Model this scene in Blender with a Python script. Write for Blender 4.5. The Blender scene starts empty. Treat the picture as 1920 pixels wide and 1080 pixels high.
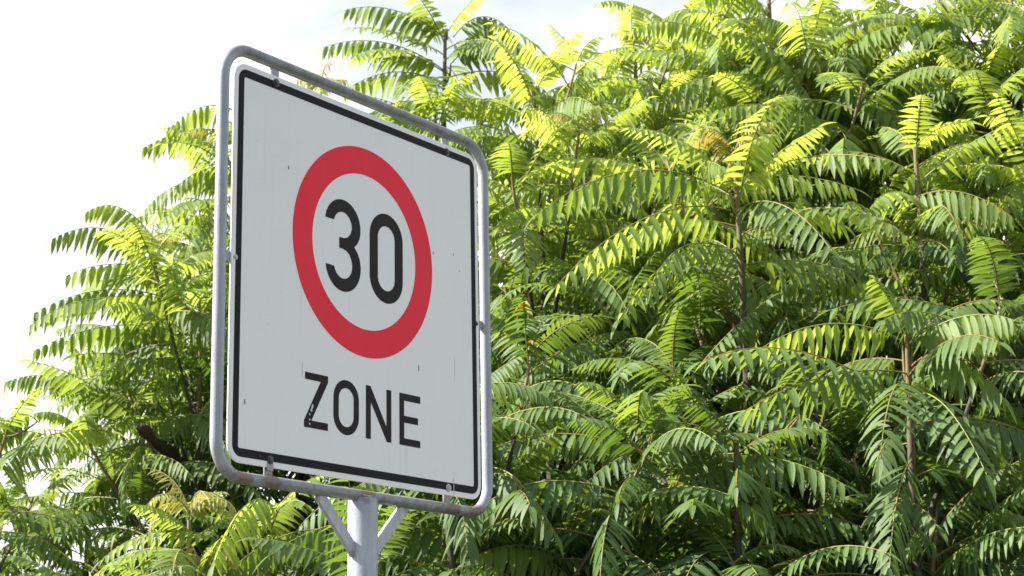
import bpy, bmesh, math, random
import numpy as np
from mathutils import Vector, Matrix

random.seed(11)
rng = np.random.default_rng(11)
SC = bpy.context.scene
COL = SC.collection

# ------------------------------------------------------------------ camera
F = 3465.0
W = np.array([[0.9998332762621222, -0.018259783102520123, 0.0],
              [0.004368076440578351, 0.2391785353651918, 0.9709657811317405],
              [-0.017729624563434607, -0.9708038980873587, 0.23921841875413571]])
EYE = np.array([0.0, 0.0, 1.6])
cd = bpy.data.cameras.new('camera')
cam = bpy.data.objects.new('camera', cd)
COL.objects.link(cam)
cd.sensor_width = 36.0
cd.lens = 36.0 * F / 1920.0
cd.clip_start = 0.05
cd.clip_end = 2000.0
m = Matrix.Identity(4)
for i in range(3):
    m[i][0] = W[i, 0]; m[i][1] = -W[i, 1]; m[i][2] = -W[i, 2]; m[i][3] = EYE[i]
cam.matrix_world = m
cd.dof.use_dof = True
cd.dof.focus_distance = 4.0
cd.dof.aperture_fstop = 13.0
SC.camera = cam


def at(px, py, Y):
    """photo direction -> world point at forward distance Y (metres)"""
    d = W @ np.array([(px - 960) / F, (py - 540) / F, 1.0])
    return EYE + d * (Y / d[1])


# ------------------------------------------------------------------ light
SUN_EL = math.radians(43.0)
SUN_AZ = math.radians(-5.0)   # degrees behind the sign, from exactly left
sdir = Vector((-math.cos(SUN_AZ) * math.cos(SUN_EL), math.sin(SUN_AZ) * math.cos(SUN_EL), math.sin(SUN_EL)))
ld = bpy.data.lights.new('sun', 'SUN')
ld.energy = 5.0
ld.angle = math.radians(0.53)
ld.color = (1.0, 0.95, 0.87)
sun = bpy.data.objects.new('sun', ld)
COL.objects.link(sun)
sun.location = (-8, 2, 9)
sun.rotation_euler = sdir.to_track_quat('Z', 'Y').to_euler()

world = bpy.data.worlds.new('World')
SC.world = world
world.use_nodes = True
nt = world.node_tree
nt.nodes.clear()
out = nt.nodes.new('ShaderNodeOutputWorld')
bg = nt.nodes.new('ShaderNodeBackground')
sky = nt.nodes.new('ShaderNodeTexSky')
sky.sky_type = 'NISHITA'
sky.sun_disc = False
sky.sun_elevation = SUN_EL
sky.sun_rotation = math.atan2(sdir.x, sdir.y)
sky.air_density = 1.0
sky.dust_density = 1.5
tc = nt.nodes.new('ShaderNodeTexCoord')
mp = nt.nodes.new('ShaderNodeMapping')
mp.inputs['Scale'].default_value = (1.0, 1.0, 2.4)
mp.inputs['Location'].default_value = (1.3, 0.7, 0.4)
n1 = nt.nodes.new('ShaderNodeTexNoise')
n1.inputs['Scale'].default_value = 3.2
n1.inputs['Detail'].default_value = 8.0
n1.inputs['Roughness'].default_value = 0.58
cr = nt.nodes.new('ShaderNodeValToRGB')
cr.color_ramp.elements[0].position = 0.30
cr.color_ramp.elements[0].color = (0.60, 0.60, 0.60, 1)
cr.color_ramp.elements[1].position = 0.50
cr.color_ramp.elements[1].color = (1, 1, 1, 1)
mx = nt.nodes.new('ShaderNodeMix')
mx.data_type = 'RGBA'
n2 = nt.nodes.new('ShaderNodeTexNoise')
n2.inputs['Scale'].default_value = 2.1
n2.inputs['Detail'].default_value = 5.0
cr2 = nt.nodes.new('ShaderNodeValToRGB')
cr2.color_ramp.elements[0].position = 0.40
cr2.color_ramp.elements[0].color = (5.9, 6.25, 6.8, 1)
cr2.color_ramp.elements[1].position = 0.58
cr2.color_ramp.elements[1].color = (13.0, 12.9, 12.7, 1)
L = nt.links.new
L(tc.outputs['Generated'], mp.inputs['Vector'])
L(mp.outputs[0], n1.inputs['Vector'])
L(mp.outputs[0], n2.inputs['Vector'])
L(n1.outputs['Fac'], cr.inputs[0])
L(n2.outputs['Fac'], cr2.inputs[0])
# cloud cover thinned in the unseen sky behind the viewer to cut front fill
sx = nt.nodes.new('ShaderNodeSeparateXYZ')
L(tc.outputs['Generated'], sx.inputs[0])
mr = nt.nodes.new('ShaderNodeMapRange')
mr.inputs[1].default_value = -0.25; mr.inputs[2].default_value = 0.35
mr.inputs[3].default_value = 0.22; mr.inputs[4].default_value = 1.0
L(sx.outputs[1], mr.inputs[0])
mm = nt.nodes.new('ShaderNodeMath'); mm.operation = 'MULTIPLY'
L(cr.outputs[0], mm.inputs[0]); L(mr.outputs[0], mm.inputs[1])
L(mm.outputs[0], mx.inputs[0])
L(sky.outputs[0], mx.inputs[6])
L(cr2.outputs[0], mx.inputs[7])
L(mx.outputs[2], bg.inputs[0])
bg.inputs[1].default_value = 0.062
L(bg.outputs[0], out.inputs[0])

SC.view_settings.view_transform = 'Standard'
SC.view_settings.look = 'None'
SC.view_settings.exposure = 1.47
SC.view_settings.gamma = 1.0
SC.render.resolution_x = 1024
SC.render.resolution_y = 576
SC.cycles.use_denoising = True
SC.cycles.max_bounces = 10
SC.cycles.transmission_bounces = 6
SC.cycles.diffuse_bounces = 5
SC.cycles.caustics_reflective = False
SC.cycles.caustics_refractive = False


# ------------------------------------------------------------------ helpers
def link(name, me, mats, parent=None, loc=None):
    o = bpy.data.objects.new(name, me)
    COL.objects.link(o)
    for mt in (mats if isinstance(mats, (list, tuple)) else [mats]):
        me.materials.append(mt)
    if parent:
        o.parent = parent
    if loc is not None:
        o.location = loc
    return o


def thing(name, label, cat, loc, rotz=0, group=None):
    o = bpy.data.objects.new(name, None)
    COL.objects.link(o)
    o.location = loc
    o.rotation_euler = (0, 0, rotz)
    o.empty_display_size = 0.2
    o['label'] = label
    o['category'] = cat
    if group:
        o['group'] = group
    return o


class Mat:
    """small wrapper to write node materials briefly"""
    def __init__(s, name):
        s.m = bpy.data.materials.new(name)
        s.m.use_nodes = True
        s.t = s.m.node_tree
        s.b = s.t.nodes['Principled BSDF']
        s.o = s.t.nodes['Material Output']

    def n(s, kind, **kw):
        nd = s.t.nodes.new(kind)
        for k, v in kw.items():
            if k in nd.inputs.keys():
                nd.inputs[k].default_value = v
            else:
                setattr(nd, k, v)
        return nd

    def l(s, a, b):
        s.t.links.new(a, b)

    def ramp(s, src, stops):
        r = s.t.nodes.new('ShaderNodeValToRGB')
        el = r.color_ramp.elements
        while len(el) < len(stops):
            el.new(0.5)
        for e, (p, c) in zip(el, stops):
            e.position = p
            e.color = c if len(c) == 4 else (*c, 1)
        s.l(src, r.inputs[0])
        return r.outputs[0]

    def mix(s, f, a, b, mode='MIX'):
        x = s.t.nodes.new('ShaderNodeMix')
        x.data_type = 'RGBA'
        x.blend_type = mode
        for v, i in ((f, 0), (a, 6), (b, 7)):
            if hasattr(v, 'default_value'):
                s.l(v, x.inputs[i])
            else:
                x.inputs[i].default_value = v if i == 0 else (*v, 1)
        return x.outputs[2]

    def math(s, op, a, b=0.5):
        x = s.t.nodes.new('ShaderNodeMath')
        x.operation = op
        for v, i in ((a, 0), (b, 1)):
            if hasattr(v, 'default_value'):
                s.l(v, x.inputs[i])
            else:
                x.inputs[i].default_value = v
        return x.outputs[0]


def coords(M, scale=(1, 1, 1), kind='Object', loc=(0, 0, 0)):
    t = M.n('ShaderNodeTexCoord')
    p = M.n('ShaderNodeMapping')
    p.inputs['Scale'].default_value = scale
    p.inputs['Location'].default_value = loc
    M.l(t.outputs[kind], p.inputs[0])
    return p.outputs[0]


def noise(M, vec, scale, detail=4, rough=0.55):
    n = M.n('ShaderNodeTexNoise', Scale=scale, Detail=detail, Roughness=rough)
    M.l(vec, n.inputs['Vector'])
    return n.outputs['Fac']


# ------------------------------------------------------------------ materials: leaves
def leaf_material(name, dark, light, young, trans_dark, trans_young, tmix=0.42):
    M = Mat(name)
    at_ = M.n('ShaderNodeAttribute', attribute_name='tint')
    sep = M.n('ShaderNodeSeparateColor')
    M.l(at_.outputs['Color'], sep.inputs[0])
    age_light, rnd = sep.outputs[0], sep.outputs[1]  # first channel mixes leaf youth with painted brightness of lit foliage
    uv = M.n('ShaderNodeUVMap', uv_map='leaf')
    su = M.n('ShaderNodeSeparateXYZ')
    M.l(uv.outputs[0], su.inputs[0])
    # midrib at u = 0, herringbone side veins
    au = M.math('ABSOLUTE', su.outputs[0])
    mid = M.ramp(au, [(0.0, (1, 1, 1)), (0.13, (0, 0, 0))])
    vein = M.math('SUBTRACT', M.math('MULTIPLY', su.outputs[1], 22.0), M.math('MULTIPLY', au, 3.0))
    vein = M.math('FRACT', vein)
    vein = M.ramp(vein, [(0.0, (1, 1, 1)), (0.18, (0, 0, 0)), (0.85, (0, 0, 0)), (1.0, (1, 1, 1))])
    vfac = M.math('MULTIPLY', vein, 0.10)
    co = coords(M)
    blot = noise(M, co, 14, 3)
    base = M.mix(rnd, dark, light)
    base = M.mix(M.math('MULTIPLY', age_light, 1.0), base, young)
    base = M.mix(M.ramp(blot, [(0.3, (0.75,) * 3), (0.7, (0, 0, 0))]), base, M.mix(0.5, base, dark))
    base = M.mix(M.math('MAXIMUM', M.math('MULTIPLY', mid, 0.45), vfac), base, (0.28, 0.36, 0.09))
    sp = M.n('ShaderNodeTexVoronoi', Scale=55.0)
    M.l(co, sp.inputs['Vector'])
    spot = M.ramp(sp.outputs['Distance'], [(.10, (1, 1, 1)), (.17, (0, 0, 0))])
    base = M.mix(M.math('MULTIPLY', spot, .6), base, (.16, .11, .03))
    tipf = M.math('MULTIPLY', M.ramp(su.outputs[1], [(.80, (0, 0, 0)), (1.0, (1, 1, 1))]), M.ramp(noise(M, co, 5, 3), [(.50, (0, 0, 0)), (.62, (1, 1, 1))]))
    base = M.mix(M.math('MULTIPLY', tipf, .7), base, (.26, .20, .05))
    geo = M.n('ShaderNodeNewGeometry')
    under = M.mix(M.math('MULTIPLY', geo.outputs['Backfacing'], 0.5), base, M.mix(0.5, base, (0.13, 0.20, 0.07)))
    M.l(under, M.b.inputs['Base Color'])
    M.b.inputs['Roughness'].default_value = 0.50
    M.b.inputs['Specular IOR Level'].default_value = 0.32
    tr = M.n('ShaderNodeBsdfTranslucent')
    tcol = M.mix(age_light, trans_dark, trans_young)
    tcol = M.mix(M.math('MULTIPLY', rnd, 0.20), tcol, trans_young)
    tcol = M.mix(M.math('MULTIPLY', mid, 0.4), tcol, (0.30, 0.36, 0.06))
    M.l(tcol, tr.inputs['Color'])
    ms = M.n('ShaderNodeMixShader')
    M.l(M.math('ADD', M.math('MULTIPLY', age_light, tmix - 0.20), 0.20), ms.inputs[0])
    M.l(M.b.outputs[0], ms.inputs[1])
    M.l(tr.outputs[0], ms.inputs[2])
    M.l(ms.outputs[0], M.o.inputs[0])
    bump = M.n('ShaderNodeBump', Strength=0.25, Distance=0.002)
    M.l(M.math('ADD', M.math('MULTIPLY', vein, 0.5), mid), bump.inputs['Height'])
    M.l(bump.outputs[0], M.b.inputs['Normal'])
    return M.m


leaf_mat = leaf_material('sumac_leaf', (0.017, 0.054, 0.017), (0.064, 0.132, 0.034), (0.235, 0.318, 0.068),
                         (0.16, 0.34, 0.030), (0.66, 0.78, 0.10), 0.48)
young_mat = leaf_material('sumac_young_leaf', (0.20, 0.24, 0.05), (0.32, 0.33, 0.07), (0.48, 0.30, 0.11),
                          (0.70, 0.66, 0.07), (0.80, 0.52, 0.12), 0.42)
dead_mat = leaf_material('sumac_yellowed_leaf', (0.42, 0.30, 0.02), (0.50, 0.40, 0.03), (0.50, 0.26, 0.02),
                         (0.85, 0.60, 0.03), (0.85, 0.40, 0.03), 0.45)

M = Mat('leaf_stalk')
a_ = M.n('ShaderNodeAttribute', attribute_name='tint')
s_ = M.n('ShaderNodeSeparateColor')
M.l(a_.outputs['Color'], s_.inputs[0])
M.l(M.mix(s_.outputs[1], (0.24, 0.10, 0.05), (0.22, 0.27, 0.06)), M.b.inputs['Base Color'])
M.b.inputs['Roughness'].default_value = 0.5
stalk_mat = M.m

M = Mat('sumac_bark')
a_ = M.n('ShaderNodeAttribute', attribute_name='tint')
s_ = M.n('ShaderNodeSeparateColor')
M.l(a_.outputs['Color'], s_.inputs[0])
co = coords(M, (1, 1, 0.3))
nz = noise(M, co, 60, 6, 0.65)
old = M.mix(nz, (0.022, 0.017, 0.012), (0.085, 0.066, 0.045))
new = M.mix(nz, (0.15, 0.10, 0.05), (0.24, 0.21, 0.09))
M.l(M.mix(s_.outputs[0], old, new), M.b.inputs['Base Color'])
M.b.inputs['Roughness'].default_value = 0.75
bp = M.n('ShaderNodeBump', Strength=0.6, Distance=0.004)
M.l(nz, bp.inputs['Height'])
M.l(bp.outputs[0], M.b.inputs['Normal'])
bark_mat = M.m

M = Mat('dead_wood')
nz = noise(M, coords(M, (1, 1, 0.4)), 40, 6, 0.7)
M.l(M.mix(nz, (0.018, 0.011, 0.008), (0.09, 0.05, 0.035)), M.b.inputs['Base Color'])
M.b.inputs['Roughness'].default_value = 0.9
bp = M.n('ShaderNodeBump', Strength=0.9, Distance=0.01)
M.l(nz, bp.inputs['Height'])
M.l(bp.outputs[0], M.b.inputs['Normal'])
dead_wood = M.m


# ------------------------------------------------------------------ mesh accumulation (numpy)
class Acc:
    def __init__(s):
        s.v, s.f, s.uv, s.t, s.mi, s.n = [], [], [], [], [], 0

    def add(s, v, f, uv, tint, mat):
        s.v.append(v)
        s.f.append(f + s.n)
        s.uv.append(uv)
        s.t.append(np.broadcast_to(np.asarray(tint, float), (len(v), 3)))
        s.mi.append(np.full(len(f), mat, np.int32))
        s.n += len(v)

    def mesh(s, name, origin):
        v = np.concatenate(s.v) - origin
        f = np.concatenate(s.f).astype(np.int32)
        me = bpy.data.meshes.new(name)
        me.vertices.add(len(v))
        me.vertices.foreach_set('co', v.astype(np.float32).ravel())
        me.loops.add(f.size)
        me.loops.foreach_set('vertex_index', f.ravel())
        me.polygons.add(len(f))
        me.polygons.foreach_set('loop_start', (np.arange(len(f)) * 4).astype(np.int32))
        me.polygons.foreach_set('loop_total', np.full(len(f), 4, np.int32))
        me.polygons.foreach_set('material_index', np.concatenate(s.mi))
        me.polygons.foreach_set('use_smooth', np.ones(len(f), bool))
        me.update(calc_edges=True)
        ul = me.uv_layers.new(name='leaf')
        uv = np.concatenate(s.uv)[f.ravel()]
        ul.data.foreach_set('uv', uv.astype(np.float32).ravel())
        ca = me.color_attributes.new('tint', 'FLOAT_COLOR', 'POINT')
        t = np.concatenate(s.t)
        ca.data.foreach_set('color', np.concatenate([t, np.ones((len(t), 1))], 1).astype(np.float32).ravel())
        me.validate()
        return me


def norm(a):
    return a / np.maximum(np.linalg.norm(a, axis=-1, keepdims=True), 1e-9)


UP = np.array([0, 0, 1.0])


def tube(acc, pts, rad, sides, tint, mat, cap=True):
    pts = np.asarray(pts, float)
    n = len(pts)
    rad = np.broadcast_to(np.asarray(rad, float), (n,))
    t = norm(np.gradient(pts, axis=0))
    ref = np.array([0.31, 0.94, 0.12])
    a = norm(np.cross(t, ref))
    b = np.cross(t, a)
    ang = np.arange(sides) / sides * 2 * math.pi
    ring = a[:, None] * np.cos(ang)[None, :, None] + b[:, None] * np.sin(ang)[None, :, None]
    v = (pts[:, None] + ring * rad[:, None, None]).reshape(-1, 3)
    i = np.arange(n - 1)[:, None] * sides
    j = np.arange(sides)[None]
    k = (j + 1) % sides
    f = np.stack([i + j, i + k, i + sides + k, i + sides + j], -1).reshape(-1, 4)
    tint = np.asarray(tint, float)
    if tint.ndim == 2:
        tint = np.repeat(tint, sides, axis=0)
    acc.add(v, f, np.zeros((len(v), 2)), tint, mat)


TT = np.array([0, 0.07, 0.22, 0.45, 0.70, 0.88, 1.0])
WW = np.array([0.10, 0.62, 0.95, 1.0, 0.70, 0.34, 0.02])
NR = len(TT)
_r = np.arange(NR - 1)[:, None] * 3
_c = np.arange(2)[None]
LF = np.stack([_r + _c, _r + _c + 1, _r + _c + 4, _r + _c + 3], -1).reshape(-1, 4)


def leaflets(acc, base, dirs, along, length, halfw, bend, fold, twist, tint, mat):
    """base,dirs,along (n,3); makes n curved, folded blades"""
    n = len(base)
    if n == 0:
        return
    dirs = norm(dirs)
    wv = norm(along - dirs * np.sum(along * dirs, 1, keepdims=True))
    nv = np.cross(dirs, wv)
    flip = np.where(nv[:, 2:3] < 0, -1.0, 1.0)
    nv = nv * flip
    wv = wv * flip                     # keeps faces winding upper-side out
    c, s = np.cos(twist)[:, None], np.sin(twist)[:, None]
    wv, nv = wv * c + nv * s, nv * c - wv * s
    L_ = length[:, None, None]
    t = TT[None, :, None]
    cen = base[:, None] + L_ * (t * dirs[:, None] - bend[:, None, None] * t ** 2 * UP
                                - 0.10 * t ** 2 * nv[:, None])
    w = (WW[None, :] * halfw[:, None])[..., None]
    fo = fold[:, None, None]
    le = cen - wv[:, None] * w + nv[:, None] * w * fo
    ri = cen + wv[:, None] * w + nv[:, None] * w * fo
    v = np.stack([le, cen, ri], 2).reshape(-1, 3)
    f = (LF[None] + (np.arange(n) * NR * 3)[:, None, None]).reshape(-1, 4)
    uv = np.stack([np.broadcast_to(np.array([-1, 0, 1.0])[None, None], (n, NR, 3)),
                   np.broadcast_to(TT[None, :, None], (n, NR, 3))], -1).reshape(-1, 2)
    if tint.ndim == 2:
        tint = np.repeat(tint, NR * 3, axis=0)
    acc.add(v, f, uv, tint, mat)


RED = [0.0]


def frond(acc, pts, age_light, droop, npair, Lm, hw, mat=0, rnd=None, roll=0.0, petiole=0.16, smat=1):
    """pts: polyline of the leaf stalk, leaflets in pairs along it"""
    pts = np.asarray(pts, float)
    n = len(pts)
    seg = np.linalg.norm(np.diff(pts, axis=0), axis=1)
    cum = np.concatenate([[0], np.cumsum(seg)])
    tot = cum[-1]
    rnd = rng.random() ** (1.0 if age_light > .35 else 1.8) if rnd is None else rnd  # low foliage skewed dark: its shade is put into the leaf colour
    tube(acc, pts, np.linspace(0.0030, 0.0011, n), 4, (age_light, RED[0] * rng.random() + (1 - RED[0]) * (.6 + .4 * rng.random()), 0), smat)
    s = petiole + (1 - petiole) * (np.arange(npair) + 0.3) / npair
    P = np.stack([np.interp(s * tot, cum, pts[:, k]) for k in range(3)], 1)
    tg = norm(np.gradient(pts, axis=0))
    T = norm(np.stack([np.interp(s * tot, cum, tg[:, k]) for k in range(3)], 1))
    side = np.cross(T, UP)
    # when the stalk hangs steeply keep a stable side vector
    hd = pts[-1] - pts[0]
    hd[2] = 0
    hs = np.cross(norm(hd + 1e-6), UP)
    side = norm(side + 0.5 * hs)
    nrm = norm(np.cross(side, T))
    if roll:
        side = side * math.cos(roll) + nrm * math.sin(roll)
        nrm = norm(np.cross(side, T))
    prof = (0.62 + 0.38 * np.sin(np.clip(s * 1.15, 0, 1) * math.pi)) * np.where(s > 0.82, 1 - (s - 0.82) * 1.6, 1)
    for sg in (-1, 1):
        m_ = npair
        keep = rng.random(m_) > 0.05
        dr = droop + rng.normal(0, 0.06, m_)
        fw = 0.30 + 0.45 * s ** 3 + rng.normal(0, 0.045, m_)
        # hanging: toward world down as much as toward the blade's own underside
        dn = norm(-0.55 * nrm - 0.45 * UP)
        d = sg * side * np.cos(dr)[:, None] + dn * np.sin(dr)[:, None] + T * fw[:, None]
        ln = Lm * prof * (1 + rng.normal(0, 0.05, m_))
        tint = np.stack([np.clip(age_light + 0.12 * s + rng.normal(0, .04, m_), 0, 1),
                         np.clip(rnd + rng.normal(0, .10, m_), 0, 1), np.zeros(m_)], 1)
        off = T * rng.normal(0, 0.002, m_)[:, None]
        leaflets(acc, (P + off)[keep], d[keep], T[keep], ln[keep],
                 (hw * (0.8 + 0.2 * prof) * (1 + rng.normal(0, 0.06, m_)))[keep],
                 np.clip(rng.normal(0.14 + 0.10 * rnd, 0.10, m_), 0, 1)[keep], np.clip(rng.normal(0.30, 0.12, m_), 0, 1)[keep],
                 rng.normal(0, 0.16, m_)[keep], tint[keep], mat)
    leaflets(acc, pts[-1:], T[-1:], np.cross(T[-1:], nrm[-1:]), np.array([Lm * 0.65]), np.array([hw * 0.85]),
             np.array([0.2]), np.array([0.25]), np.array([0.0]), np.array([[age_light, rnd, 0]]), mat)


def stalk(base, az, e0, drop, length, n=12, curl=0.0):
    """polyline that leaves base at elevation e0 and arches down by drop (radians)"""
    s = (np.arange(n) + 0.5) / n
    el = e0 - drop * s ** 1.25
    a = az + curl * s
    d = np.stack([np.cos(el) * np.cos(a), np.cos(el) * np.sin(a), np.sin(el)], 1)
    return base + np.concatenate([np.zeros((1, 3)), np.cumsum(d * (length / n), 0)])


def rosette(acc, tip, axis, nf, Lf, vigour_light=0.5, start=0.0, mature=1.0, avoid=None, lit=0.0):
    """a shoot: young leaves upright at the tip, older ones arching lower down"""
    az = rng.random() * 6.28 if start is None else start
    for i in range(nf):
        q = i / max(nf - 1, 1)
        az_i = az + i * 2.39996 + rng.normal(0, 0.16)
        b = tip - axis * (0.012 + 0.40 * q ** 1.15 * (Lf / 0.5))
        e0 = math.radians(58 - 54 * q ** 0.62 + rng.normal(0, 9))
        drop = math.radians(48 + 22 * q + rng.normal(0, 16))
        ln = 1.12 * Lf * (0.45 + 0.60 * min(1, q * 2.2)) * (1 + rng.normal(0, 0.14))
        age_light = max(0.0, min(1.0, vigour_light * (1.05 - (1.25 if vigour_light < .5 else .66) * q) + lit + rng.normal(0, 0.06)))
        dr = math.radians(16 + 26 * min(1, q * 1.6) + rng.normal(0, 13))
        pts = stalk(b, az_i, e0, drop, ln, curl=rng.normal(0, 0.18))
        lm = (0.074 + 0.040 * min(1, q * 2)) * (Lf / 0.5) * (1 + rng.normal(0, 0.08))
        frond(acc, pts, age_light, dr, int(16 + 5 * rng.random()), lm, lm * 0.094 * (1 + rng.normal(0, .07)), 0,
              roll=rng.normal(0, 0.22), petiole=0.13)


def tuft(acc, tip, size=0.16, n=7, orange=0.5):
    """the small curled yellow-orange leaves at the very tip of a shoot"""
    for i in range(n):
        az = i * 2.4 + rng.random()
        pts = stalk(tip, az, math.radians(80 - 6 * i), math.radians(120 + rng.normal(0, 20)), size * (0.7 + 0.4 * rng.random()), 9)
        frond(acc, pts, min(1, orange + rng.normal(0, 0.2)), math.radians(40), 13, size * 0.26, size * 0.017, 0,
              roll=rng.normal(0, .4), petiole=0.12, smat=1)


def bez(a, b, c, d, n=10):
    t = np.linspace(0, 1, n)[:, None]
    return (1 - t) ** 3 * a + 3 * (1 - t) ** 2 * t * b + 3 * (1 - t) * t ** 2 * c + t ** 3 * d


# ------------------------------------------------------------------ where shoots may stand (outline of the thicket)
OUT = [(-400, 830), (60, 815), (190, 700), (320, 560), (380, 400), (430, 300), (560, 300), (690, 260), (770, 120),
       (850, 60), (930, 110), (990, 190), (1090, 170), (1170, 120), (1250, 90), (1330, 20), (1480, -60), (2500, -120),
       (2500, 1500), (-400, 1500)]


def inside(x, y, poly=OUT):
    r = False
    j = len(poly) - 1
    for i in range(len(poly)):
        xi, yi = poly[i]
        xj, yj = poly[j]
        if (yi > y) != (yj > y) and x < (xj - xi) * (y - yi) / (yj - yi) + xi:
            r = not r
        j = i
    return r


# per tree: label, trunk px, Y, hand-placed shoots (px, py, dY, frond length, n, vigour, tuft), fill (count, spread px, top, bottom)
TREES = [
    ('leftmost sumac tree of the thicket, cut by the left edge of the photo', -60, 6.6,
     [(15, 800, -0.2, .50, 10, .35, 0), (-90, 930, 0, .5, 10, .2, 0), (60, 940, 0.2, .45, 10, .2, 0)], (2, 120, 900, 1350)),
    ('sumac left of the road sign, leaning shoot against white sky and a broken dark limb', 400, 7.0,
     [(285, 470, -0.2, .52, 13, .55, 1), (378, 590, 0.1, .55, 13, .4, 0), (300, 660, .3, .5, 12, .35, 0), (150, 800, 0, .5, 12, .4, 0),
      (330, 800, .5, .5, 11, .1, 0), (215, 900, .2, .5, 10, .0, 0), (240, 730, .1, .5, 11, .4, 0), (250, 610, .5, .45, 11, .35, 0), (330, 530, .5, .46, 11, .4, 0), (170, 690, .5, .42, 10, .3, 0),
      (120, 960, .1, .48, 11, .25, 0), (270, 1010, .3, .48, 11, .1, 0), (180, 1060, 0, .46, 10, .2, 0)], (3, 120, 860, 1300)),
    ('tall sumac tree mostly hidden behind the left half of the road sign', 520, 7.5,
     [(420, 275, -.2, .50, 13, .6, 1), (430, 420, 0, .52, 13, .5, 0), (440, 560, 0.2, .5, 12, .4, 0), (400, 500, .4, .5, 12, .3, 0), (400, 350, .3, .5, 12, .5, 0), (370, 420, .5, .48, 12, .5, 0), (350, 720, .5, .5, 12, .2, 0), (390, 850, .4, .5, 12, .1, 0), (410, 700, .3, .5, 12, .2, 0), (600, 175, 0.3, .30, 6, .9, 1)],
     (6, 130, 480, 1300)),
    ('low sumac tree below the sign frame with yellow curled leaves left of the pole', 440, 5.7,
     [(355, 975, 0, .40, 9, .8, 1), (500, 985, .1, .46, 11, .75, 0), (375, 1075, -.1, .36, 8, .6, 1), (600, 1080, .2, .5, 11, .35, 0),
      (470, 1120, 0.1, .5, 11, .3, 0)], (4, 140, 1050, 1450)),
    ('tall slender sumac rising above the sign, its plume of fronds open against the sky', 850, 7.6,
     [(835, 55, 0, .58, 15, .35, 0), (815, 190, -.4, .50, 12, .55, 0), (700, 270, -.2, .45, 11, .5, 0), (905, 220, -.2, .5, 12, .6, 0)],
     (8, 120, 320, 1300)),
    ('sumac tree just right of the upper sign corner with yellowish crown leaves', 1050, 6.9,
     [(1000, 165, .2, .48, 12, .6, 0), (1085, 250, -.3, .42, 10, 1.0, 1), (960, 330, -.3, .52, 12, .4, 0), (1080, 120, .4, .42, 10, .7, 0)],
     (7, 110, 380, 1250)),
    ('sumac tree with an orange tinged tip standing out above the middle of the thicket', 1195, 7.7,
     [(1190, 90, 0, .50, 12, .7, 1), (1230, 200, -.5, .46, 11, .7, 0), (1270, 60, .3, .5, 11, .5, 0), (1130, 150, .3, .42, 11, .6, 0), (1300, 130, .2, .46, 11, .6, 0)], (8, 120, 260, 1250)),
    ('sumac tree with a pale pinkish stem and an orange curled tip in mid thicket', 1390, 6.1,
     [(1378, 300, 0, .50, 13, .75, 1), (1290, 560, .3, .5, 11, .25, 0), (1480, 560, .4, .5, 11, .2, 0), (1250, 300, .4, .45, 10, .95, 0)],
     (6, 140, 520, 1250)),
    ('tall sumac tree with a reddish forked stem near the top edge, right of centre', 1535, 7.1,
     [(1528, 60, 0, .55, 14, .6, 0), (1420, 70, .2, .5, 12, .6, 0), (1620, 150, -.3, .5, 12, .5, 0), (1330, 20, .2, .46, 12, .6, 0), (1440, -40, .3, .5, 12, .6, 0), (1640, 10, .2, .5, 12, .6, 0), (1480, 230, .3, .5, 11, .45, 0)],
     (9, 150, 60, 1250)),
    ('sumac tree with a short tan stem showing in the upper right of the thicket', 1680, 6.4,
     [(1715, 270, 0, .48, 12, .65, 0), (1640, 420, .1, .5, 12, .3, 0), (1800, 420, .2, .5, 12, .3, 0)], (6, 120, 480, 1250)),
    ('tall sumac tree at the upper right corner with a slim pink stem', 1895, 7.2,
     [(1895, -10, 0, .55, 13, .5, 0), (1770, 60, .2, .5, 12, .55, 0), (1850, 180, -.4, .50, 12, .45, 0), (1740, -30, .3, .5, 12, .6, 0), (1830, 40, .4, .5, 12, .5, 0), (1960, 330, -.8, .52, 12, .8, 0)],
     (9, 130, 40, 1250)),
    ('near sumac tree at the lower right with broad arching fronds on red stalks', 1715, 5.5,
     [(1700, 625, 0, .54, 9, .42, 0), (1880, 560, .3, .5, 11, .3, 0), (1600, 860, .3, .5, 11, .15, 0), (1820, 900, .3, .52, 11, .1, 0)],
     (4, 150, 950, 1450)),
    ('low sumac tree at the bottom middle of the thicket with fronds of broad green leaflets', 1300, 5.5,
     [(1380, 830, 0, .48, 9, .15, 0), (1170, 760, .2, .46, 10, .4, 0), (1240, 960, .1, .50, 11, .2, 0), (1420, 1040, .2, .5, 11, .15, 0)],
     (4, 150, 1000, 1450)),
    ('low sumac just right of the pole, under the right end of the sign frame', 930, 5.6,
     [(960, 900, 0.1, .50, 11, .45, 0), (840, 1060, 0.1, .50, 11, .3, 0), (1060, 1040, .1, .50, 11, .3, 0), (1000, 640, .7, .46, 11, .3, 0)],
     (5, 150, 700, 1450)),
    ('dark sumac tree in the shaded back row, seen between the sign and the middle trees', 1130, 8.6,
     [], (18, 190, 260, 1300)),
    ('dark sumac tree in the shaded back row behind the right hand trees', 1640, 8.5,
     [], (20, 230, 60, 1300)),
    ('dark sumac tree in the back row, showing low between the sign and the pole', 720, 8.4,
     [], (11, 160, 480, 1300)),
    ('sumac tree beyond the right edge whose fronds reach into the photo', 2150, 6.6,
     [(2030, 700, -.3, .5, 11, .3, 0), (2080, 900, 0, .5, 11, .2, 0), (2120, 250, .2, .5, 11, .5, 0)], (8, 150, 150, 1350)),
]

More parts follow.
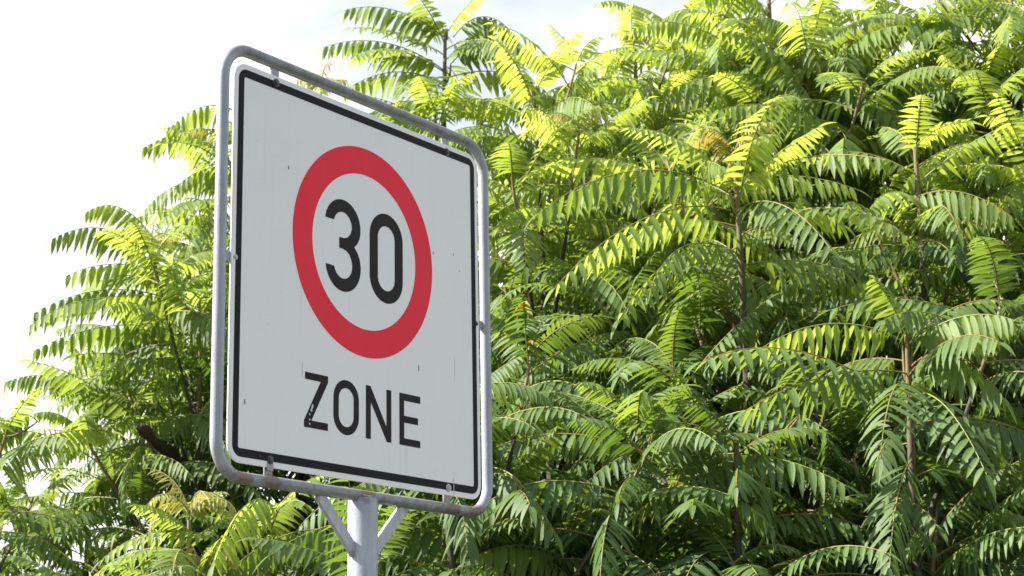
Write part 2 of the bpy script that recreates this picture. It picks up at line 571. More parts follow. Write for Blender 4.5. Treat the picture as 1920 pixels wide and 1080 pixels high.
# single conspicuous fronds copied from the photo: tree, base px, tip px, dY base, dY tip, arch (m), age, droop deg, pairs, leaflet m
KEY = [
    (11, (1692, 640), (1425, 655), 0.0, -.25, .085, .75, 62, 14, .105),
    (11, (1702, 700), (1398, 770), 0.0, -.35, .060, .35, 50, 15, .125),
    (11, (1706, 690), (1880, 745), 0.0, -.25, .110, .30, 55, 13, .125),
    (11, (1706, 740), (1650, 860), 0.0, -.55, .130, .15, 20, 13, .120),
    (11, (1706, 745), (1850, 890), 0.0, -.45, .110, .12, 25, 13, .120),
    (11, (1710, 645), (1900, 600), 0.0, -.20, .060, .60, 60, 13, .115),
    (12, (1420, 850), (1180, 800), 0.0, -.10, .060, .20, 15, 11, .100),
    (12, (1400, 880), (1190, 965), 0.1, -.20, .050, .25, 50, 13, .110),
    (12, (1500, 780), (1400, 1000), 0.2, -.20, .080, .45, 50, 13, .110),
    (7, (1372, 365), (1010, 400), 0.0, -.35, .150, .35, 62, 16, .120),
    (7, (1370, 395), (1040, 540), 0.0, -.55, .130, .70, 48, 15, .115),
    (7, (1378, 400), (1560, 470), 0.0, -.50, .120, .20, 35, 14, .120),
    (7, (1376, 345), (1660, 300), 0.2, -.30, .070, .45, 62, 12, .105),
    (7, (1372, 470), (1160, 600), 0.0, -.50, .120, .65, 40, 14, .110),
    (5, (1110, 360), (905, 300), 0.1, -.10, .060, .45, 66, 16, .110),
    (9, (1690, 480), (1400, 560), 0.2, -.30, .100, .35, 60, 14, .115),
    (9, (1880, 540), (1660, 540), 0.2, -.20, .100, .40, 55, 13, .110),
    (9, (1700, 380), (1900, 410), 0.0, -.20, .090, .65, 60, 13, .110),
    (8, (1520, 175), (1350, 60), 0.0, -.30, .100, .45, 55, 14, .115),
    (8, (1532, 190), (1700, 250), 0.0, -.20, .130, .40, 55, 14, .120),
    (1, (292, 487), (96, 450), 0.0, -.15, .110, .35, 70, 15, .105),
    (1, (300, 470), (160, 400), 0.0, -.10, .120, .75, 62, 15, .100),
    (1, (375, 560), (120, 520), 0.1, -.15, .120, .60, 68, 15, .110),
    (1, (370, 590), (60, 590), 0.1, -.25, .130, .35, 60, 17, .115),
    (1, (380, 640), (60, 660), 0.2, -.25, .110, .35, 60, 17, .110),
    (1, (390, 600), (200, 560), 0.0, -.30, .060, .80, 65, 14, .085),
    (2, (440, 250), (265, 280), 0.0, -.15, .060, .50, 66, 12, .110),
    (2, (450, 215), (310, 250), 0.0, -.15, .100, .65, 66, 11, .105),
    (2, (470, 330), (330, 350), 0.0, -.15, .080, .70, 62, 11, .110),
    (4, (838, 75), (645, 20), 0.0, -.10, .090, .45, 60, 14, .115),
    (4, (842, 140), (605, 90), 0.0, -.20, .110, .50, 60, 16, .115),
    (4, (850, 70), (975, 80), 0.0, -.10, .140, .30, 62, 12, .115),
    (4, (845, 120), (1000, 110), 0.0, -.20, .120, .15, 62, 13, .120),
    (4, (840, 165), (640, 175), 0.0, -.20, .110, .55, 50, 14, .110),
    (3, (640, 1000), (425, 1075), 0.1, -.15, .070, .30, 66, 14, .110),
    (3, (250, 1070), (440, 1090), 0.1, -.10, .090, .60, 62, 13, .105),
    (3, (520, 960), (400, 1060), 0.0, -.30, .130, .80, 45, 13, .110),
    (13, (1100, 1075), (880, 1050), 0.0, -.20, .080, .55, 64, 14, .110),
    (13, (905, 880), (1040, 1000), 0.0, -.30, .080, .45, 50, 12, .110),
    (10, (1990, 330), (1870, 400), -.6, -.9, .100, .85, 55, 12, .125),
    (0, (70, 790), (-40, 860), 0.0, -.2, .100, .55, 62, 12, .115),
]


def build_tree(k):
    label, tpx, Y, shoots, (nfill, spread, ytop, ybot) = TREES[k]
    p0 = at(tpx, 900, Y)
    base = np.array([p0[0], p0[1], 0.0])
    RED[0] = {11: 1.0, 12: .8, 13: .5, 9: .5, 7: .3}.get(k, 0.0)
    root = thing('sumac_tree', label, 'tree', base, 0, 'sumac trees of the thicket behind the sign')
    crown, wood, tu = Acc(), Acc(), []
    tips = []
    for (px, py, dY, Lf, nf, vg, tf) in shoots:
        tips.append((at(px, py, Y + dY), Lf * (.84 if k in (1, 2, 4) else 1), nf, vg + (.28 if py < 420 else 0) + (.30 if k in (1, 2) and 420 <= py < 780 else 0) + (.28 if k in (0, 1) and py >= 780 else 0), tf))  # lifts paint extra brightness into the leaf colour, on top of youth
    tries = 0
    nfill = int(nfill * (1.5 if k in (0, 1, 4) else 3.0))
    while nfill > 0 and tries < 400:
        tries += 1
        px = tpx + rng.normal(0, spread)
        py = ytop + (ybot - ytop) * rng.random()
        if not inside(px, py):
            continue
        P = at(px, py, Y + (rng.uniform(-0.15, 0.85) if py < 650 else rng.uniform(-0.38, 0.75)))
        if any(np.linalg.norm(P - t[0]) < 0.15 for t in tips):
            continue
        vg = float(np.interp(py, [0, 330, 520, 700, 1100], [1.10, 1.0, .62, .28, .08])) + rng.normal(0, .10)  # youth plus painted light: sunlit tops coloured brighter, shaded low leaves darker
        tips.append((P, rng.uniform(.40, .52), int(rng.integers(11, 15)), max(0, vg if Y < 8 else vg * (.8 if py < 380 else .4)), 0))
        nfill -= 1
    top = max(t[0][2] for t in tips)
    # main trunk: gently bending pole to just below the highest shoot
    hi = max(tips, key=lambda t: t[0][2] - 1.4 * np.linalg.norm(t[0][:2] - base[:2]))[0]
    trunk = bez(base - UP * 0.05, base + np.array([rng.normal(0, .06), rng.normal(0, .06), hi[2] * .4]),
                hi - UP * hi[2] * .45 + np.array([rng.normal(0, .04), 0, 0]), hi, 26)
    r0 = 0.016 + 0.007 * top
    rr = np.linspace(1, 0, 26)
    rad = 0.0075 + (r0 - 0.0075) * rr ** 0.9
    thin = np.clip(1.15 - np.linalg.norm(trunk - trunk[-1], axis=1) / 0.45, 0, 1)
    tube(wood, trunk, rad, 8, np.stack([thin, thin, thin], 1), 0)
    for (P, Lf, nf, vg, tf) in tips:
        if P is not hi:
            d = trunk[:, 2] - (P[2] - 0.35 - 0.9 * np.linalg.norm(P[:2] - trunk[:, :2], axis=1))
            i = int(np.clip(np.argmin(np.abs(d)), 2, 23))
            A = trunk[i]
            gap = P - A
            b = bez(A, A + gap * 0.35 + UP * 0.0, P - UP * max(0.12, gap[2] * 0.22) - gap * np.array([.16, .16, 0]), P, 12)
            r1 = min(rad[i] * 0.6, 0.011)
            rb = np.linspace(r1, 0.0055, 12)
            th = np.clip(1.15 - np.linalg.norm(b - b[-1], axis=1) / 0.36, 0, 1)
            tube(wood, b, rb, 6, np.stack([th, th, th], 1), 0)
            axis = norm(b[-1] - b[-3])
        else:
            axis = norm(trunk[-1] - trunk[-3])
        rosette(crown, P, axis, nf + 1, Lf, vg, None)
        if tf:
            a = Acc()
            tuft(a, P + axis * 0.02, 0.15 + .08 * rng.random(), 7, {7: .45, 6: .4, 3: .15}.get(k, .05))
            tu.append((a, P))
    for (tk, b, t, db, dt, arch, age_light, dr, npair, lm) in KEY:
        if tk != k:
            continue
        B, T = at(*b, Y + db), at(*t, Y + dt)
        mid = (B + T) / 2 + UP * arch * 1.25
        pts = bez(B, B * .4 + mid * .6 + UP * arch * .25, T * .35 + mid * .65 + UP * arch * .25, T, 14)
        frond(crown, pts, age_light, math.radians(dr), npair, lm, lm * .100, 0, roll=0.0, petiole=0.12)
        # short twig joining the frond to the nearest wood
        wv = np.concatenate(wood.v)
        q = wv[np.argmin(np.linalg.norm(wv - (B - UP * 0.06), axis=1))]
        if np.linalg.norm(q - B) > 0.03:
            tube(wood, bez(q, q * .6 + B * .4 - UP * .02, q * .2 + B * .8 - UP * .01, B, 6), np.linspace(.006, .0032, 6), 5, (1, 1, 1), 0)
    link('trunk', wood.mesh('trunk', base), bark_mat, root)
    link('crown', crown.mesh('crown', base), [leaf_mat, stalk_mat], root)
    for a, P in tu:
        o = link('young_leaf_tuft', a.mesh('young_leaf_tuft', P), [young_mat, stalk_mat], root, P - base)
        o['label'] = 'yellow orange curled young leaves at the shoot tip'
    if k == 1:
        a = Acc()
        A, B = at(258, 798, Y - .1), at(352, 872, Y + .15)
        C = at(400, 960, Y + .3)
        pts = np.concatenate([bez(A, A * .7 + B * .3, A * .3 + B * .7, B, 7)[:-1], bez(B, B * .6 + C * .4, C * .8 + B * .2, C, 6)])
        w = 0.022 + 0.007 * np.sin(np.arange(len(pts)) * 2.3)
        w[0] = 0.015
        pts = pts + rng.normal(0, .006, pts.shape)
        tube(a, np.concatenate([pts[:1] + 1e-4, pts]), np.concatenate([[0.001], w]), 9, (0, 0, 0), 0)
        o = link('broken_branch', a.mesh('broken_branch', base), dead_wood, root)
        o['label'] = 'thick dark broken limb ending in the leaves'
    if k in (7, 13, 12, 5):
        spots = {7: [(1278, 700)], 13: [(985, 565), (955, 625), (1003, 645)], 12: [(1600, 1020), (985, 1020)], 5: [(960, 610)]}[k]
        for (x, y) in spots:
            a = Acc()
            P = at(x, y, Y + .85)
            n_ = 4
            dd = rng.normal(0, 1, (n_, 3)) - UP * .9
            leaflets(a, np.repeat(P[None], n_, 0), dd, rng.normal(0, 1, (n_, 3)), np.full(n_, .060), np.full(n_, .009),
                     np.full(n_, .3), np.full(n_, .5), np.zeros(n_),
                     np.concatenate([rng.random((n_, 2)), np.zeros((n_, 1))], 1), 0)
            o = link('withered_leaf', a.mesh('withered_leaf', P), dead_mat, root, P - base)
            o['label'] = 'yellow withered leaf inside the crown'
    return root


for k in range(len(TREES)):
    build_tree(k)

# ------------------------------------------------------------------ road sign
# sign frame of reference: u = millimetres right, v = millimetres down from the black border's corner, w = towards the viewer
PT = np.array([-0.54926675, 3.55536415, 1.35188495 + 1.6])
R1 = np.array([0.579357397, 0.815073620, 0.0])
yaw = math.atan2(R1[1], R1[0])
pole_xy = PT + R1 * 0.4
sign = thing('road_sign', 'square white speed zone road sign in a galvanised tube frame on a round pole', 'road sign',
             (pole_xy[0], pole_xy[1], 0), yaw)
ZT = PT[2]


def S(u, v, w=0.0):
    """sign millimetres -> coordinates local to the sign's empty"""
    return Vector(((u - 400) / 1000.0, -w / 1000.0, ZT - v / 1000.0))


# galvanised steel with weld rust
def steel(name, tone, rusty, streak=1.0):
    M = Mat(name)
    co = coords(M)
    a = noise(M, co, 9, 5, .6)
    b = noise(M, coords(M, (1, 1, .12)), 90, 4, .6)
    c = noise(M, co, 170, 3, .5)
    col = M.mix(M.ramp(a, [(.32, (0, 0, 0)), (.68, (1, 1, 1))]), tuple(x * .78 for x in tone), tone)
    col = M.mix(M.math('MULTIPLY', M.ramp(b, [(.42, (0, 0, 0)), (.62, (1, 1, 1))]), .35 * streak), col, tuple(min(1, x * 1.25) for x in tone))
    col = M.mix(M.math('MULTIPLY', M.ramp(c, [(.55, (0, 0, 0)), (.72, (1, 1, 1))]), .30), col, tuple(x * .6 for x in tone))
    r = M.n('ShaderNodeAttribute', attribute_name='rust')
    d = noise(M, co, 55, 6, .7)
    fac = M.math('MULTIPLY', r.outputs['Fac'], 1.35)
    fac = M.math('ADD', fac, M.math('MULTIPLY', M.math('SUBTRACT', d, .5), 2.2))
    fac = M.ramp(fac, [(.42, (0, 0, 0)), (.82, (1, 1, 1))])
    fac = M.math('MULTIPLY', fac, rusty)
    gr = M.n('ShaderNodeAttribute', attribute_name='rail_tone')
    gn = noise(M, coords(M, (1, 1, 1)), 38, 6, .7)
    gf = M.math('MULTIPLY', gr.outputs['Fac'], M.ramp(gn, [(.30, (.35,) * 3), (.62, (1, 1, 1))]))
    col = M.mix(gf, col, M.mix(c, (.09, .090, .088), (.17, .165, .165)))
    rc = M.mix(noise(M, co, 120, 4), (.10, .055, .038), (.20, .13, .095))
    M.l(M.mix(fac, col, rc), M.b.inputs['Base Color'])
    M.b.inputs['Metallic'].default_value = 0.12
    rgh = M.math('ADD', M.math('MULTIPLY', a, .25), .33)
    M.l(rgh, M.b.inputs['Roughness'])
    bp = M.n('ShaderNodeBump', Strength=.25, Distance=.0015)
    M.l(M.math('ADD', c, M.math('MULTIPLY', d, .7)), bp.inputs['Height'])
    M.l(bp.outputs[0], M.b.inputs['Normal'])
    return M.m


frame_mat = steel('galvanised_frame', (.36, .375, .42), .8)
pole_mat = steel('galvanised_pole', (.42, .43, .48), .5, 1.6)

WELDS = [(28, 841), (110, 841), (400, 841), (687, 841), (700, 841), (778, 841)]


def sweep_local(name, pts, radius, sides, mat, parent, closed=False, rust_pts=(), rust_rad=.035, bias=0.0):
    bm = bmesh.new()
    n = len(pts)
    rings = []
    for i, p in enumerate(pts):
        a = pts[(i - 1) % n] if closed or i > 0 else pts[i]
        b = pts[(i + 1) % n] if closed or i < n - 1 else pts[i]
        t = (b - a).normalized()
        x = Vector((0, 1, 0))
        y = t.cross(x).normalized()
        r = radius[i] if isinstance(radius, (list, tuple)) else radius
        rings.append([bm.verts.new(p + (x * math.cos(2 * math.pi * j / sides) + y * math.sin(2 * math.pi * j / sides)) * r)
                      for j in range(sides)])
    for i in range(n if closed else n - 1):
        A, B = rings[i], rings[(i + 1) % n]
        for j in range(sides):
            bm.faces.new((A[j], A[(j + 1) % sides], B[(j + 1) % sides], B[j]))
    if not closed:
        bm.faces.new(rings[0][::-1])
        bm.faces.new(rings[-1])
    bmesh.ops.recalc_face_normals(bm, faces=bm.faces)
    for f in bm.faces:
        f.smooth = len(f.verts) == 4
    return finish(name, bm, mat, parent, rust_pts, rust_rad, bias)


def finish(name, bm, mat, parent, rust_pts=(), rust_rad=.035, bias=0.0):
    me = bpy.data.meshes.new(name)
    bm.to_mesh(me)
    bm.free()
    at_ = me.attributes.new('rust', 'FLOAT', 'POINT')
    for i, v in enumerate(me.vertices):
        q = bias
        for p in rust_pts:
            q = max(q, math.exp(-((v.co - p).length / rust_rad) ** 2))
        at_.data[i].value = q
    return link(name, me, mat, parent)


# frame: rounded rectangle tube, centreline
fu0, fu1, fv0, fv1, fr, FW = -41, 841, -41, 841, 70, -3
pl = []


def arc(cu, cv, a0, a1, r, n=14):
    return [(cu + r * math.cos(math.radians(a0 + (a1 - a0) * i / n)), cv + r * math.sin(math.radians(a0 + (a1 - a0) * i / n)))
            for i in range(n + 1)]


def rrect(u0, v0, u1, v1, r, n=14, dense=None):
    c = (arc(u1 - r, v0 + r, -90, 0, r, n) + arc(u1 - r, v1 - r, 0, 90, r, n) +
         arc(u0 + r, v1 - r, 90, 180, r, n) + arc(u0 + r, v0 + r, 180, 270, r, n))
    if not dense:
        return c
    o = []
    for i, p in enumerate(c):
        q = c[(i + 1) % len(c)]
        d = math.hypot(q[0] - p[0], q[1] - p[1])
        k = max(1, int(d / dense))
        for j in range(k):
            o.append((p[0] + (q[0] - p[0]) * j / k, p[1] + (q[1] - p[1]) * j / k))
    return o


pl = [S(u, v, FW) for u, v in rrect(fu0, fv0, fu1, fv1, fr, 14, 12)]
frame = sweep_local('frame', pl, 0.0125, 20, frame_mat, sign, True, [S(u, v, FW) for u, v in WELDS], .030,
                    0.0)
# general light rust along the bottom rail
for i, v in enumerate(frame.data.vertices):
    if v.co.z < S(0, 826).z:
        at_ = frame.data.attributes['rust'].data[i]
        at_.value = max(at_.value, 0.30)

# darker tone on the top rail, dirt on the bottom rail
gat = frame.data.attributes.new('rail_tone', 'FLOAT', 'POINT')
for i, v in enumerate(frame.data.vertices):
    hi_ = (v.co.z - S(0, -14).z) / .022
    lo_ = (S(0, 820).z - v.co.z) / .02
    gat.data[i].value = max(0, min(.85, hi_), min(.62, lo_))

# pole with slightly crushed welded top
pr = 0.0318
zt = S(0, 845).z
zs = [(-0.25, 1), (0.4, 1), (0.9, 1), (1.2, 1), (1.5, 1), (1.7, 1), (1.8, 1), (1.9, 1), (1.95, 1), (zt - .03, 1), (zt - .012, 1), (zt - .003, .96), (zt, .90)]
bm = bmesh.new()
rings = []
for z, s in zs:
    rings.append([bm.verts.new((pr * s * math.cos(a * math.pi / 24), 0.006 + pr * s * math.sin(a * math.pi / 24), z)) for a in range(48)])
for A, B in zip(rings, rings[1:]):
    for j in range(48):
        f = bm.faces.new((A[j], A[(j + 1) % 48], B[(j + 1) % 48], B[j]))
        f.smooth = True
bm.faces.new(rings[-1])
bmesh.ops.recalc_face_normals(bm, faces=bm.faces)
pole = finish('pole', bm, pole_mat, sign, [Vector((0, -pr, zt)), Vector((0, pr, zt)), Vector((.02, -.02, zt)), Vector((-.02, -.02, zt))], .016)

# weld bead round the pole's head
bead = [Vector((math.cos(i * math.pi / 16) * (pr - .004) * .96, .006 + math.sin(i * math.pi / 16) * (pr - .004) * .96,
                zt + .0005 + .0012 * math.sin(i * 5.1))) for i in range(32)]
sweep_local('weld_bead', bead, .0030, 8, steel('weld_steel', (.42, .42, .44), .8), sign, True, bead[::4], .01)


def bar(name, p0, p1, width, thick, mat, parent, y=0.0, rust=()):
    """flat bar lying in the plane of the sign, ends cut square"""
    d = (p1 - p0).normalized()
    nn = Vector((0, 1, 0))
    s = d.cross(nn).normalized()
    bm = bmesh.new()
    vs = []
    n = 8
    for i in range(n + 1):
        c = p0.lerp(p1, i / n)
        vs.append([bm.verts.new(c + s * (a * width / 2) + nn * (b * thick / 2 + y)) for a, b in ((-1, -1), (1, -1), (1, 1), (-1, 1))])
    for A, B in zip(vs, vs[1:]):
        for j in range(4):
            bm.faces.new((A[j], A[(j + 1) % 4], B[(j + 1) % 4], B[j]))
    bm.faces.new(vs[0][::-1])
    bm.faces.new(vs[-1])
    bmesh.ops.recalc_face_normals(bm, faces=bm.faces)
    sharp = [e for e in bm.edges if len(e.link_faces) == 2 and e.calc_face_angle(0) > .5]
    bmesh.ops.bevel(bm, geom=sharp, offset=min(thick, width) * .12, segments=2, affect='EDGES', clamp_overlap=True)
    return finish(name, bm, mat, parent, rust, .02)


for sg in (-1, 1):
    a = S(400 + sg * 142, 848, 0)
    b = S(400 + sg * 26, 962, 0)
    bar('brace', a, b, .027, .009, pole_mat, sign, .006, [a, b])

# panel: shallow tray, 10 mm deep
M = Mat('reflective_white_sheeting')
co = coords(M)
g1 = noise(M, co, 6, 4, .6)
g2 = noise(M, coords(M, (1, 1, .035)), 70, 3, .6)
g3 = noise(M, co, 240, 2, .5)
col = M.mix(g1, (.82, .785, .775), (.88, .845, .83))
col = M.mix(M.math('MULTIPLY', M.ramp(g2, [(.60, (0, 0, 0)), (.78, (1, 1, 1))]), .28), col, (.46, .47, .45))
vor = M.n('ShaderNodeTexVoronoi', Scale=26.0)
M.l(co, vor.inputs['Vector'])
col = M.mix(M.math('MULTIPLY', M.ramp(vor.outputs['Distance'], [(.03, (1, 1, 1)), (.065, (0, 0, 0))]), .22), col, (.25, .24, .22))
col = M.mix(M.math('MULTIPLY', M.ramp(g3, [(.5, (0, 0, 0)), (.75, (1, 1, 1))]), .12), col, (.42, .43, .43))
ra = M.n('ShaderNodeAttribute', attribute_name='rust')
rf = M.math('ADD', M.math('MULTIPLY', ra.outputs['Fac'], 1.0), M.math('MULTIPLY', M.math('SUBTRACT', noise(M, co, 75, 5, .7), .5), 2.2))
col = M.mix(M.ramp(rf, [(.62, (0, 0, 0)), (.9, (1, 1, 1))]), col, (.10, .075, .06))
M.l(col, M.b.inputs['Base Color'])
M.b.inputs['Roughness'].default_value = .38
bp = M.n('ShaderNodeBump', Strength=.08, Distance=.001)
M.l(g3, bp.inputs['Height'])
M.l(bp.outputs[0], M.b.inputs['Normal'])
white_mat = M.m


def print_mat(name, c0, c1, chips=0.0):
    M = Mat(name)
    co = coords(M)
    c = M.mix(noise(M, co, 11, 4), c0, c1)
    c = M.mix(M.math('MULTIPLY', M.ramp(noise(M, coords(M, (1, 1, .05)), 60, 3), [(.5, (0, 0, 0)), (.8, (1, 1, 1))]), .10), c, tuple(min(1, x * 1.9 + .01) for x in c1))
    c = M.mix(M.math('MULTIPLY', M.ramp(noise(M, co, 130, 4, .6), [(.70, (0, 0, 0)), (.74, (1, 1, 1))]), .55), c, (.5, .5, .5))
    M.l(c, M.b.inputs['Base Color'])
    M.b.inputs['Roughness'].default_value = .5
    M.b.inputs['Specular IOR Level'].default_value = .10
    return M.m


black_mat = print_mat('black_print', (.008, .008, .011), (.016, .016, .018))
letter_mat = print_mat('black_letter_print', (.012, .011, .010), (.026, .023, .020))
red_mat = print_mat('red_print', (.87, .032, .058), (.92, .043, .072))

bm = bmesh.new()


def loop(pts, w):
    return [bm.verts.new(S(u, v, w)) for u, v in pts]


def bridge(A, B):
    n = len(A)
    return [bm.faces.new((A[i], A[(i + 1) % n], B[(i + 1) % n], B[i])) for i in range(n)]


base_ = rrect(-11.2, -11.2, 811.2, 811.2, 36, 12, 15)
A = loop(base_, 0)
n_a = len(A)
sc_ = lambda d: [(400 + (u - 400) * (822.4 + 2 * d) / 822.4, 400 + (v - 400) * (822.4 + 2 * d) / 822.4) for u, v in base_]
B = loop(sc_(1.0), -1.0)
C_ = loop(sc_(1.0), -4)
D_ = loop(sc_(-5), -4)
E_ = loop(sc_(-5), -3)
bridge(A, B); bridge(B, C_); bridge(C_, D_); bridge(D_, E_)
fr_ = bm.faces.new(A)
bk_ = bm.faces.new(E_)
bmesh.ops.recalc_face_normals(bm, faces=bm.faces)
panel = finish('panel', bm, white_mat, sign)
for i, v in enumerate(panel.data.vertices):
    edge = v.co.y > .0008
    u = v.co.x * 1000 + 400
    low = v.co.z < S(0, 790).z
    panel.data.attributes['rust'].data[i].value = (.50 if (edge and (u < 0 or low or u > 800)) else (.2 if edge else 0.0))
# back of the tray: bare aluminium ribs (seen only from behind)
for v_ in (180, 620):
    bar('back_rail', S(-4, v_, 0), S(804, v_, 0), .03, .004, frame_mat, panel, .0052)


def sheet(name, outer, holes, mat, parent, w0=.15, w1=.55, smooth=False):
    """a thin film cut to an outline (sign millimetres) with optional hole of equal vertex count"""
    bm = bmesh.new()
    top = [bm.verts.new(S(u, v, w1)) for u, v in outer]
    bot = [bm.verts.new(S(u, v, w0)) for u, v in outer]
    n = len(outer)
    if holes:
        ht = [bm.verts.new(S(u, v, w1)) for u, v in holes]
        hb = [bm.verts.new(S(u, v, w0)) for u, v in holes]
        for i in range(n):
            j = (i + 1) % n
            bm.faces.new((top[i], top[j], ht[j], ht[i]))
            bm.faces.new((bot[i], bot[j], top[j], top[i]))
            bm.faces.new((ht[i], ht[j], hb[j], hb[i]))
    else:
        for i in range(n):
            j = (i + 1) % n
            bm.faces.new((bot[i], bot[j], top[j], top[i]))
        es = [bm.edges.get((top[i], top[(i + 1) % n])) for i in range(n)]
        bmesh.ops.triangle_fill(bm, edges=es, use_beauty=True)
    bmesh.ops.recalc_face_normals(bm, faces=bm.faces)
    return finish(name, bm, mat, parent)


# black border: outer corner rounded, inner corner nearly square
def even(pu0, pv0, pu1, pv1, r, n=10):
    return (arc(pu1 - r, pv0 + r, -90, 0, r, n) + arc(pu1 - r, pv1 - r, 0, 90, r, n) +
            arc(pu0 + r, pv1 - r, 90, 180, r, n) + arc(pu0 + r, pv0 + r, 180, 270, r, n))


sheet('border', even(0, 0, 800, 800, 24), even(16, 17, 784, 783, 5), black_mat, panel)
circ = lambda r: [(400.7 + r * math.cos(i * math.pi / 64), 308.5 + r * math.sin(i * math.pi / 64)) for i in range(128)]
sheet('red_ring', circ(234.3), circ(173.4), red_mat, panel)


def outline_stroke(path, w):
    """path of (u,v); returns polygon outline of a stroke of width w with square ends"""
    Lp, Rp = [], []
    n = len(path)
    for i, p in enumerate(path):
        a = path[max(i - 1, 0)]
        b = path[min(i + 1, n - 1)]
        dx, dy = b[0] - a[0], b[1] - a[1]
        q = math.hypot(dx, dy)
        Lp.append((p[0] - dy / q * w / 2, p[1] + dx / q * w / 2))
        Rp.append((p[0] + dy / q * w / 2, p[1] - dx / q * w / 2))
    return Lp + Rp[::-1]


def ell(cu, cv, ru, rv, a0, a1, n=24):
    return [(cu + ru * math.cos(math.radians(a0 + (a1 - a0) * i / n)), cv + rv * math.sin(math.radians(a0 + (a1 - a0) * i / n)))
            for i in range(n + 1)]


# numeral 0: stadium
def stadium(u0, v0, u1, v1, n=20):
    r = (u1 - u0) / 2
    return ell((u0 + u1) / 2, v0 + r, r, r, 180, 360, n) + ell((u0 + u1) / 2, v1 - r, r, r, 0, 180, n)


# numeral 3, traced on the rectified sign: outer contour then inner contour
three = []
three += ell(325.5, 265.5, 57.7, 57.5, 187.5, 360, 26)                   # outer top bowl: from upper-left tip over to the right
three += [(383.2, 272), (380, 285), (373, 297), (363.0, 306.5)]          # waist
three += [(374, 318), (381.5, 332), (384.4, 348)]
three += ell(327.0, 351.5, 57.4, 59.8, 0, 172, 26)                       # outer lower bowl to lower-left tip
three += [(295.5, 360.2)]
three += ell(326.2, 351.5, 30.2, 31.5, 164, -8, 20)
three += [(354.2, 339), (347, 326), (336, 319.5), (325, 317.2), (313.6, 317.2), (313.6, 293.2), (330, 293.0), (342, 288.5), (351, 279), (354.6, 268)]
three += ell(325.0, 265.5, 29.8, 29.8, 0, -166, 20)
N3 = sheet('numeral', three, None, letter_mat, panel)
N0 = sheet('numeral', stadium(414.6, 207.5, 528.8, 411.0), stadium(442.3, 236, 500.8, 383.2), letter_mat, panel)
sheet('letter', [(208.8, 602.6), (280, 602.6), (280, 616), (229.5, 702), (280.2, 702), (280.2, 717.5), (206.9, 717.5), (206.9, 703.5),
                 (257.5, 617.4), (208.8, 617.4)], None, letter_mat, panel)
o_out = ell(338.4, 642, 40.8, 40.2, 180, 360, 20) + ell(338.4, 678.2, 40.8, 40.6, 0, 180, 20)
o_in = ell(338.4, 642, 24.0, 23.0, 180, 360, 20) + ell(338.4, 678.2, 24.0, 23.6, 0, 180, 20)
sheet('letter', o_out, o_in, letter_mat, panel)
sheet('letter', [(402.5, 602.6), (417.3, 602.6), (471.4, 685), (471.4, 602.9), (487.6, 602.9), (487.6, 717.5), (472.6, 717.5),
                 (418.5, 637), (418.5, 717.5), (402.5, 717.5)], None, letter_mat, panel)
sheet('letter', [(515.8, 602.8), (588.8, 602.8), (588.8, 618.6), (531.8, 618.6), (531.8, 652.4), (580.3, 652.4), (580.3, 667.4),
                 (531.8, 667.4), (531.8, 702), (588, 702), (588, 717.5), (515.8, 717.5)], None, letter_mat, panel)


def blob(name, cu, cv, pts, mat, parent, w0=.5, w1=.75):
    return sheet(name, [(cu + x, cv + y) for x, y in pts], None, mat, parent, w0, w1)


M = Mat('chipped_paint')
M.l(M.mix(noise(M, coords(M), 200, 3), (.5, .5, .48), (.72, .72, .70)), M.b.inputs['Base Color'])
chip_mat = M.m
for cu, cv, pts in ((231, 676, [(-5, 5), (-2, -3), (1, -9), (4, -7), (3, -1), (0, 2), (1, 6), (-3, 8)]),
                    (224, 690, [(-2, -2), (1, -3), (2, 1), (-1, 2)]), (223.5, 701, [(-2, -2), (2, -2), (2, 1), (-1, 2)]),
                    (223, 709, [(-2, -1), (1, -2), (3, 1), (0, 3)])):
    blob('paint_chip', cu, cv, pts, chip_mat, panel)
for (u0, v0, v1, wd, mt) in ((200.5, 585, 617, 1.3, chip_mat), (716.5, 490, 552, 1.0, chip_mat), (708, 812, 770, 1.2, chip_mat)):
    v0, v1 = min(v0, v1), max(v0, v1)
    blob('scratch', 0, 0, [(u0 - wd, v0 + 3), (u0, v0), (u0 + wd, v0 + 4), (u0 + wd * .8, v1 - 3), (u0, v1), (u0 - wd * .6, v1 - 5)], mt, panel, .15 if v1 < 760 else .5, .35 if v1 < 760 else .7)
M = Mat('dirt_mark')
M.b.inputs['Base Color'].default_value = (.22, .20, .18, 1)
M.b.inputs['Roughness'].default_value = .9
dirt_mat = M.m
for (cu, cv, a, b) in ((152, 178, 1.8, 5), (584, 538, 1.5, 8), (33, 690, 2, 6), (640, 262, 1.5, 4), (716, 250, 1.2, 3), (738, 285, 1.0, 2.4)):
    blob('dirt_mark', cu, cv, [(a * math.cos(t), b * math.sin(t) + .4 * math.sin(3 * t)) for t in [i * .628 for i in range(10)]], dirt_mat, panel, .15, .35)

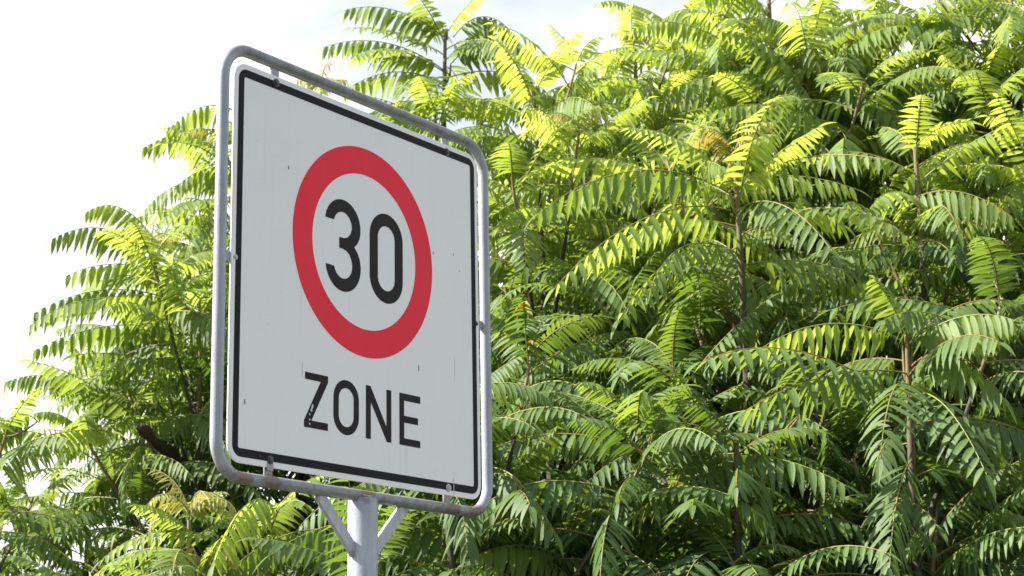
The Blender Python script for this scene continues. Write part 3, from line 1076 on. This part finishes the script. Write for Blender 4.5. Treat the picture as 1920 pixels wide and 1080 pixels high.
# brackets: welded tabs behind the sheet, a bolt through each
bolt_dark = steel('dark_bolt', (.07, .07, .075), .3)
bolt_zinc = steel('zinc_bolt', (.50, .50, .50), .6)
tab_rust = steel('rusty_tab', (.34, .31, .29), .8)
for (u, v, side, rusty) in ((111, 3, 'T', 0), (694, 6, 'T', 0), (108, 797, 'B', 1), (688, 795, 'B', 1), (0, 402, 'L', 0), (802, 399, 'R', 0)):
    if side in 'TB':
        vv = -36 if side == 'T' else 836
        a, b = S(u, vv, 0), S(u, v, 0)
    else:
        uu = -32 if side == 'L' else 832
        a, b = S(uu, v, 0), S(u, v, 0)
    mt = tab_rust if rusty else frame_mat
    tab = bar('bracket', a, b, .024 if side in 'TB' else .022, .004, mt, sign, .0052, [a] if rusty else ())
    bm = bmesh.new()
    c = S(u, v, 0)
    kb = 1.0 if side in 'TB' else 0.62
    prof = [(r_ * kb, y_ * kb) for r_, y_ in ((0.0092, -.0008), (0.0092, -.0016), (.0060, -.0017), (.0058, -.0042), (.0046, -.0054), (.0026, -.0058))]
    rg = []
    for r, y in prof:
        rg.append([bm.verts.new((c.x + r * math.cos(i * math.pi / 6), y, c.z + r * math.sin(i * math.pi / 6))) for i in range(12)])
    rg.insert(0, [bm.verts.new((c.x + .004 * math.cos(i * math.pi / 6), 0.009, c.z + .004 * math.sin(i * math.pi / 6))) for i in range(12)])
    for A, B in zip(rg, rg[1:]):
        for j in range(12):
            bm.faces.new((A[j], A[(j + 1) % 12], B[(j + 1) % 12], B[j]))
    bm.faces.new(rg[-1]); bm.faces.new(rg[0][::-1])
    bmesh.ops.recalc_face_normals(bm, faces=bm.faces)
    finish('bolt', bm, bolt_zinc if (u, v) in ((688, 795), (0, 402)) else bolt_dark, tab)
# dribble of rust below/around the lower left bolt
blob('rust_stain', 108, 806, [(-8, -12), (-3, -17), (4, -15), (9, -6), (9, 12), (-10, 12)], tab_rust, panel, .5, .75)


# ------------------------------------------------------------------ ground (below the picture, lights the leaves from beneath)
def plane(name, x0, y0, x1, y1, z, mat):
    me = bpy.data.meshes.new(name)
    me.from_pydata([(x0, y0, z), (x1, y0, z), (x1, y1, z), (x0, y1, z)], [], [(0, 1, 2, 3)])
    o = link(name, me, mat)
    o['kind'] = 'structure'
    return o


def ground_mat(name, a, b, sc, bump):
    M = Mat(name)
    co = coords(M)
    n_ = noise(M, co, sc, 8, .65)
    n2_ = noise(M, co, .6, 3, .6)
    c = M.mix(n_, a, b)
    c = M.mix(M.math('MULTIPLY', n2_, .4), c, tuple(x * .6 for x in a))
    M.l(c, M.b.inputs['Base Color'])
    M.b.inputs['Roughness'].default_value = .9
    bp = M.n('ShaderNodeBump', Strength=.6, Distance=bump)
    M.l(n_, bp.inputs['Height'])
    M.l(bp.outputs[0], M.b.inputs['Normal'])
    return M.m


plane('ground', -600, -600, 600, 600, 0.0, ground_mat('verge_grass', (.03, .055, .014), (.075, .11, .03), 25, .03))
plane('pavement', -60, 1.2, 60, 3.1, 0.004, ground_mat('pavement_slabs', (.14, .135, .125), (.22, .215, .20), 60, .003))
plane('road', -60, -7, 60, 1.05, -0.0 + 0.004, ground_mat('asphalt', (.04, .04, .042), (.075, .075, .075), 120, .004))
bm = bmesh.new()
bmesh.ops.create_cube(bm, size=1, matrix=Matrix.Translation((0, 1.125, .05)) @ Matrix.Diagonal((120, .146, .14, 1)))
bmesh.ops.bevel(bm, geom=[e for e in bm.edges if e.calc_length() > 50], offset=.02, segments=3, affect='EDGES')
kerb = finish('kerb', bm, ground_mat('kerb_stone', (.25, .24, .23), (.38, .37, .35), 80, .003), None)
kerb['kind'] = 'structure'
